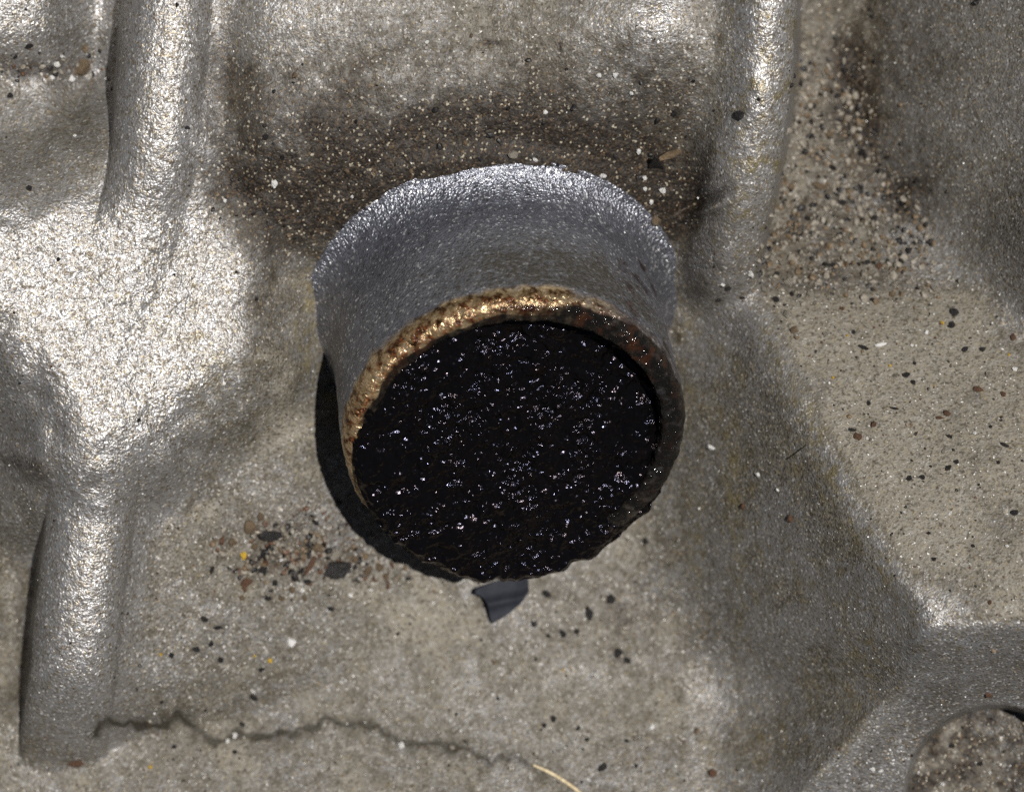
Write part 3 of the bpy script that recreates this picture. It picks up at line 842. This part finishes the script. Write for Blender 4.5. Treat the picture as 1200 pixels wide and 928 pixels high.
speck('dark_sliver', M_BLACK, 'sliver', 'dark sliver at the upper edge of the sandy ledge', 977, 312, 22, 6, -8, k=7, h_=6)
speck('rust_crumb', M_BROWN, 'crumb', 'reddish oval crumb on the right of the ledge', 1146, 457, 14, 8, 0, k=1)
speck('red_stone', M_BROWN, 'stone', 'red-brown stone below the yellow grain', 288, 681, 16, 13, 0, k=13)
speck('tan_stone', M_TAN, 'stone', 'tan stone left of the dark pebble', 291, 617, 16, 18, 0, k=12)
speck('quartz_grain', M_WHITE, 'grain', 'white grain on the oil line under the boss', 470, 873, 9, 8, 0, k=2)

# those that nothing tells apart
many('black_speck', M_BLACK, 'speck', 'small black speck on the lower left floor', 'black specks on the lower floor',
     [(307, 668, 15, 11), (322, 682, 9), (314, 700, 10, 8), (248, 668, 6, 12, -20), (240, 725, 11, 8, -30), (230, 760, 11, 9), (200, 767, 9, 8), (247, 754, 8), (258, 772, 10, 8), (297, 816, 10, 13), (240, 832, 5), (204, 875, 7), (275, 881, 7), (306, 784, 10, 6), (387, 713, 7, 9), (160, 807, 7, 3), (255, 735, 14, 5, -5), (189, 822, 5), (352, 668, 12, 8), (308, 650, 9), (340, 625, 8, 6)])
many('black_speck', M_BLACK, 'speck', 'small black speck on the lower right floor', 'black specks on the floor right of the chip',
     [(640, 695, 15, 8), (717, 702, 15, 11, 30), (725, 765, 14, 10, 60), (735, 774, 9), (660, 743, 12, 9), (676, 740, 8), (649, 842, 10, 8), (638, 850, 7), (706, 899, 10, 13), (745, 897, 6), (535, 837, 5), (584, 818, 5), (466, 742, 6), (628, 772, 5), (678, 853, 8, 5), (688, 866, 6), (643, 745, 6), (734, 868, 7, 5), (757, 634, 9, 7)])
many('black_speck', M_BLACK, 'speck', 'small black speck on the sandy ledge', 'black specks on the sandy ledge',
     [(1062, 440, 11, 8), (1070, 448, 8, 6), (1048, 479, 13, 4, -10), (1081, 559, 8, 7), (1066, 561, 9, 7), (1189, 601, 9), (1113, 512, 12, 4, -35), (1178, 522, 13, 6, -25), (1131, 410, 10, 7), (1151, 410, 8), (1119, 367, 12, 11), (1116, 382, 11, 9), (910, 322, 7), (909, 352, 14, 7), (1012, 408, 15, 6, -25), (1121, 541, 7), (1111, 549, 8, 9), (1170, 542, 5), (1000, 390, 6), (1147, 568, 4), (1018, 473, 6), (1161, 500, 5), (1022, 352, 6), (1095, 655, 6), (1140, 640, 5), (1088, 625, 5)])
many('brown_speck', M_BROWN, 'speck', 'small brown speck on the sandy ledge', 'brown specks on the sandy ledge',
     [(1030, 313, 13, 9), (986, 362, 8, 6), (1110, 485, 9), (1100, 490, 12, 5), (927, 608, 9, 11), (872, 593, 9, 7), (1187, 396, 9), (1176, 462, 9, 7), (1024, 498, 8), (1160, 706, 6)])
many('black_speck', M_BLACK, 'speck', 'small black speck on the left panel', 'black specks on the left panel',
     [(34, 222, 8, 10), (12, 112, 9, 8), (18, 66, 6), (162, 492, 6), (68, 304, 6), (117, 60, 5, 6), (204, 322, 4), (277, 319, 4), (34, 54, 6, 14)])
many('black_speck', M_BLACK, 'speck', 'small black speck in the round recess', 'black specks in the round recess',
     [(1115, 873, 9, 7), (1149, 894, 8, 7), (1162, 842, 4), (1128, 852, 4), (1176, 880, 4)])
many('black_speck', M_BLACK, 'speck', 'black speck on the upper floor or right rib', 'black specks around the right rib',
     [(889, 117, 6, 4), (853, 337, 7, 9), (988, 238, 9, 11), (928, 306, 8, 5), (837, 130, 4), (311, 246, 9, 6), (312, 160, 11, 8), (300, 350, 5), (843, 350, 6), (870, 349, 4, 10)])
many('white_grain', M_WHITE, 'grain', 'tiny white grain on the grimy upper floor', 'white grains on the upper floor',
     [(702, 88, 7), (721, 88, 7), (639, 131, 7), (627, 187, 7), (500, 50, 6), (740, 109, 6), (755, 208, 7), (756, 221, 6), (748, 177, 8), (763, 236, 7), (777, 223, 9), (847, 333, 6), (322, 215, 12, 9), (263, 235, 6), (358, 25, 5), (529, 90, 4), (706, 206, 9, 7), (413, 230, 5)])
many('white_grain', M_WHITE, 'grain', 'tiny white grain on the sandy ledge', 'white grains on the sandy ledge',
     [(1086, 390, 6), (1189, 433, 7), (1069, 405, 5), (1142, 508, 5), (912, 574, 5), (889, 556, 7, 8), (1016, 514, 5), (1060, 600, 4), (1180, 640, 5), (1113, 602, 8, 4)])
many('white_grain', M_WHITE, 'grain', 'tiny white grain on the lower floor', 'white grains on the lower floor',
     [(354, 691, 7), (410, 697, 7), (434, 691, 5), (764, 851, 8), (492, 794, 4), (557, 778, 4), (275, 861, 8), (267, 868, 6), (256, 709, 5), (297, 809, 6), (440, 738, 4), (508, 706, 5), (330, 655, 6), (287, 634, 5), (607, 884, 4), (372, 734, 4)])
many('white_grain', M_WHITE, 'grain', 'tiny white grain in the crevice at the upper left', 'white grains at the upper left',
     [(72, 66, 6), (60, 91, 7), (24, 31, 7), (112, 36, 4), (126, 93, 6), (88, 160, 5), (83, 93, 9), (65, 75, 9)])
many('white_grain', M_WHITE, 'grain', 'tiny white grain in or beside the round recess', 'white grains by the round recess',
     [(1105, 918, 6), (1189, 837, 5), (1022, 900, 7), (1032, 902, 7), (1021, 920, 5), (1075, 905, 4), (1160, 905, 4)])
many('pale_stone', M_PALE, 'stone', 'small pale stone where the wall meets the ledge', 'pale stones at the head of the ledge',
     [(1097, 340, 14, 9, -30), (922, 370, 11), (925, 332, 13), (1012, 323, 12), (1159, 440, 9), (967, 392, 8), (895, 340, 9), (905, 305, 10), (1106, 528, 12, 5), (950, 345, 8), (1047, 335, 9)])
many('yellow_speck', M_YELLOW, 'speck', 'tiny yellow speck on the lower floor', 'yellow specks on the lower floor', [(188, 766, 5), (316, 773, 7), (298, 768, 4), (660, 785, 4), (176, 899, 6)])
many('yellow_speck', M_YELLOW, 'speck', 'tiny yellow speck on the ledge', 'yellow specks on the ledge', [(1104, 379, 6), (1043, 429, 4), (1182, 416, 4), (976, 443, 4), (993, 394, 4)])
many('tan_stone', M_TAN, 'stone', 'small tan stone among the crumbs below left of the boss', 'tan stones below left of the boss',
     [(272, 634, 14, 12), (305, 605, 12, 10), (298, 640, 12, 8), (430, 668, 14, 12), (372, 640, 14, 18), (342, 690, 9), (415, 655, 10), (330, 700, 10, 8), (445, 664, 11), (452, 676, 9), (283, 700, 8), (356, 700, 9, 7)])

# loose sand and gravel nobody could count
def scatter(name, m, label, cat, dens, lo, hi, n, seed, base=ICO0, lift=0.2):
    r = np.random.default_rng(seed)
    shapes = [stone_shape(500 + seed * 10 + k, base, 0.2) for k in range(5)]
    pv, pf, cnt, off = [], [], 0, 0
    wmax = dens.max()
    while cnt < n:
        i, j = r.integers(6, NU - 6), r.integers(6, NV - 6)
        if r.random() * wmax > dens[j, i]:
            continue
        p, f = shapes[r.integers(5)]
        nrm = np.cross(PTS[j, i + 3] - PTS[j, i - 3], PTS[j - 3, i] - PTS[j + 3, i])
        nrm /= np.linalg.norm(nrm)
        q = np.linalg.qr(r.normal(size=(3, 3)))[0]
        if np.linalg.det(q) < 0:
            q[:, 0] *= -1
        s = (lo + (hi - lo) * r.random() ** 2.5) * 0.005
        x = (p * np.array([1, r.uniform(0.55, 1), r.uniform(0.45, 0.8)])) @ q.T * s + PTS[j, i] + nrm * s * lift
        pv.append(x); pf.append(f + off); off += len(x); cnt += 1
    o = obj(name, mesh_from(name, np.concatenate(pv), np.concatenate(pf), m, smooth=False), None, label=label, category=cat)
    o['kind'] = 'stuff'
    return o

inview = ((U > -60) & (U < 1260) & (V > -60) & (V < 1000)).astype(float)
under = 1 - (1 - sm(0.97, 1.0, br)) * (V < 560)
patch = sm(-0.1, 0.7, wob)
gravel = m_pocket * (1 - sm(0, 40, U - curve([(-250, 960), (0, 970), (100, 985), (200, 1020), (300, 1075), (360, 1100), (1150, 1100)], V))) * sm(40, 110, V)
crumbs = 1.6 * blob(U, V, 338, 645, 75, 40, 1.4) * sm(-0.5, 0.5, wob2) + 0.7 * blob(U, V, 440, 672, 40, 12) + 0.5 * blob(U, V, 60, 80, 60, 16)
sparse = (0.16 * m_ledge + 0.10 * m_floor * (V > 590) + 0.25 * patch * blob(U, V, 715, 730, 80, 70) + 0.18 * patch * blob(U, V, 230, 740, 120, 60)
          + 0.35 * blob(U, V, 960, 320, 90, 50) + 0.05 * (U < 70) + 0.22 * m_hole + 0.08 * sm(830, 900, V))
ok = inview * under
scatter('pale_gravel', M_PALE, 'pale gravel lying in the pocket beside the right rib', 'gravel', (gravel + 0.5 * crumbs + 0.03 * sparse) * ok, 4, 14, 650, 1)
scatter('brown_gravel', M_TAN, 'brown gravel lying in the pocket and below the boss', 'gravel', (gravel + 0.6 * crumbs + 0.05 * sparse + 0.04 * dirt) * ok, 3, 13, 600, 2)
scatter('dark_gravel', M_BLACK, 'dark gravel scattered in the pocket and crevices', 'gravel', (gravel + 0.45 * crumbs + 0.05 * sparse + 0.1 * dirt * (V < 270)) * ok, 3, 12, 600, 3)
scatter('brown_crumbs', M_BROWN, 'brown crumbs caked on the floor below left of the boss', 'crumbs', crumbs * ok, 3, 12, 130, 11)
scatter('dark_crumbs', M_BLACK, 'dark crumbs caked on the floor below left of the boss', 'crumbs', crumbs * ok, 3, 13, 110, 12)
scatter('pale_crumbs', M_PALE, 'pale crumbs caked on the floor below left of the boss', 'crumbs', crumbs * ok, 3, 12, 150, 13)
scatter('black_dust', M_BLACK, 'black dust specks over the ledge and floor', 'dust', sparse * ok, 1.5, 5.5, 1100, 4)
scatter('brown_dust', M_BROWN, 'brown dust specks over the ledge and floor', 'dust', sparse * ok, 1.5, 5, 600, 5)
scatter('white_sand', M_WHITE, 'fine white sand grains over the floor and ledge', 'sand', (sparse + 0.02 * dirt + 0.15 * gravel + 0.2 * crumbs + 0.02) * ok, 1.2, 3.2, 1300, 6)
scatter('yellow_sand', M_TAN, 'fine yellow sand grains over the floor and grime', 'sand', (sparse + 0.10 * dirt * (V < 280) + 0.02) * ok, 1.5, 4, 450, 7)

# ------------------------------------------------------------------ chip, straw, insect-like flake
def sheet(name, outline, m, label, cat, u, v, ang, thick, bend, lift, tilt=(0, 0), nn=22):
    """thin bent flake with thickness: outline in tenths of a mm"""
    ys = np.linspace(min(p[1] for p in outline), max(p[1] for p in outline), nn)
    pts, q = [], []
    xs_rows = []
    P = outline + outline[:1]
    for y in ys:
        xs = []
        for (ax, ay), (bx_, by_) in zip(P[:-1], P[1:]):
            if (ay - y) * (by_ - y) <= 0 and ay != by_:
                xs.append(ax + (bx_ - ax) * (y - ay) / (by_ - ay))
        xs_rows.append((min(xs), max(xs)))
    K = 16
    for side in (1, -1):
        for y, (a, b) in zip(ys, xs_rows):
            for k in range(K):
                x = a + (b - a) * k / (K - 1)
                zz = bend(x, y) + side * thick / 2
                pts.append((x, y, zz))
    top = np.arange(nn * K).reshape(nn, K)
    bot = top + nn * K
    q = [np.stack([top[:-1, :-1], top[:-1, 1:], top[1:, 1:], top[1:, :-1]], -1).reshape(-1, 4),
         np.stack([bot[1:, :-1], bot[1:, 1:], bot[:-1, 1:], bot[:-1, :-1]], -1).reshape(-1, 4)]
    ring_t = np.r_[top[0], top[1:, -1], top[-1, -2::-1], top[-2:0:-1, 0]]
    ring_b = ring_t + nn * K
    q.append(np.stack([ring_t, ring_b, np.roll(ring_b, -1), np.roll(ring_t, -1)], -1))
    o = obj(name, mesh_from(name, np.array(pts) * 0.01, np.concatenate(q), m), None, label=label, category=cat)
    p, n = surf(u, v)
    o.rotation_mode = 'QUATERNION'
    o.rotation_quaternion = upright(n) @ Matrix.Rotation(R(ang), 3, 'Z').to_quaternion() @ Matrix.Rotation(R(tilt[0]), 3, 'X').to_quaternion() @ Matrix.Rotation(R(tilt[1]), 3, 'Y').to_quaternion()
    o.location = p + n * lift * 0.01
    return o

CHIP = sheet('rubber_chip', [(-36, 12), (-34, 20), (-4, 28), (24, 32), (31, 26), (31, 12), (20, -2), (4, -14), (-16, -24), (-19, -18), (-21, 0), (-27, 10)], M_RUBBER,
      'curled blue-black rubber chip on the floor just below the boss', 'rubber chip', 591, 706, 4, 5,
      lambda x, y: 0.006 * (x - 4) ** 2 + 7 * math.exp(-((y - 2 - 0.12 * x) / 7) ** 2), 7)
sheet('black_flake', [(-3, 26), (1, 22), (3, 6), (8, -6), (10, -14), (6, -20), (-4, -17), (-8, -8), (-5, 6)], M_BLACK,
      'pointed black flake standing on the grime right above the boss', 'flake', 768, 186, 0, 5, lambda x, y: 0.02 * x * x + 0.3 * y, 9, (25, 0))
sheet('tan_sliver', [(-14, -3), (-2, 4), (12, 8), (14, 4), (2, -5), (-12, -7)], M_TAN,
      'tan sliver leaning against the pointed black flake', 'sliver', 785, 178, 8, 2.5, lambda x, y: 0.01 * x * x + 0.2 * x, 6, nn=10)

def fibre(name, path, rad, m, label, cat, lift):
    P = []
    n = 24
    us_, vs_ = np.array([p[0] for p in path]), np.array([p[1] for p in path])
    tk = np.linspace(0, 1, len(path))
    for k in range(n):
        a = k / (n - 1)
        p, nn = surf(float(np.interp(a, tk, us_)), float(np.interp(a, tk, vs_)))
        P.append(p + nn * lift * 0.01)
    P = [(P[max(i - 1, 0)] + P[i] * 2 + P[min(i + 1, n - 1)]) / 4 for i in range(n)]
    pts, q = [], []
    K = 7
    for i, p in enumerate(P):
        tn = (P[min(i + 1, n - 1)] - P[max(i - 1, 0)]).normalized()
        a = tn.cross(Vector((0, 0, 1))).normalized()
        b = a.cross(tn)
        rr = rad * 0.01 * (0.45 + 0.55 * math.sin(math.pi * min(1, (i + 1) / 8) / 2))
        for k in range(K):
            pts.append(p + (a * math.cos(2 * math.pi * k / K) + b * math.sin(2 * math.pi * k / K)) * rr)
    for i in range(n - 1):
        for k in range(K):
            q.append((i * K + k, i * K + (k + 1) % K, (i + 1) * K + (k + 1) % K, (i + 1) * K + k))
    me = mesh_from(name, np.array([tuple(p) for p in pts]), np.array(q), m)
    return obj(name, me, None, label=label, category=cat)

fibre('straw', [(624, 896), (640, 903), (656, 912), (672, 923), (690, 938), (706, 954)], 2.4, M_STRAW, 'thin pale straw at the bottom edge on the end of the oil line', 'straw', 2.6)
fibre('hair', [(946, 521), (938, 527), (930, 533), (922, 538)], 0.6, M_BLACK, 'thin dark hair across the yellow stain at the ledge edge', 'hair', 1.0)
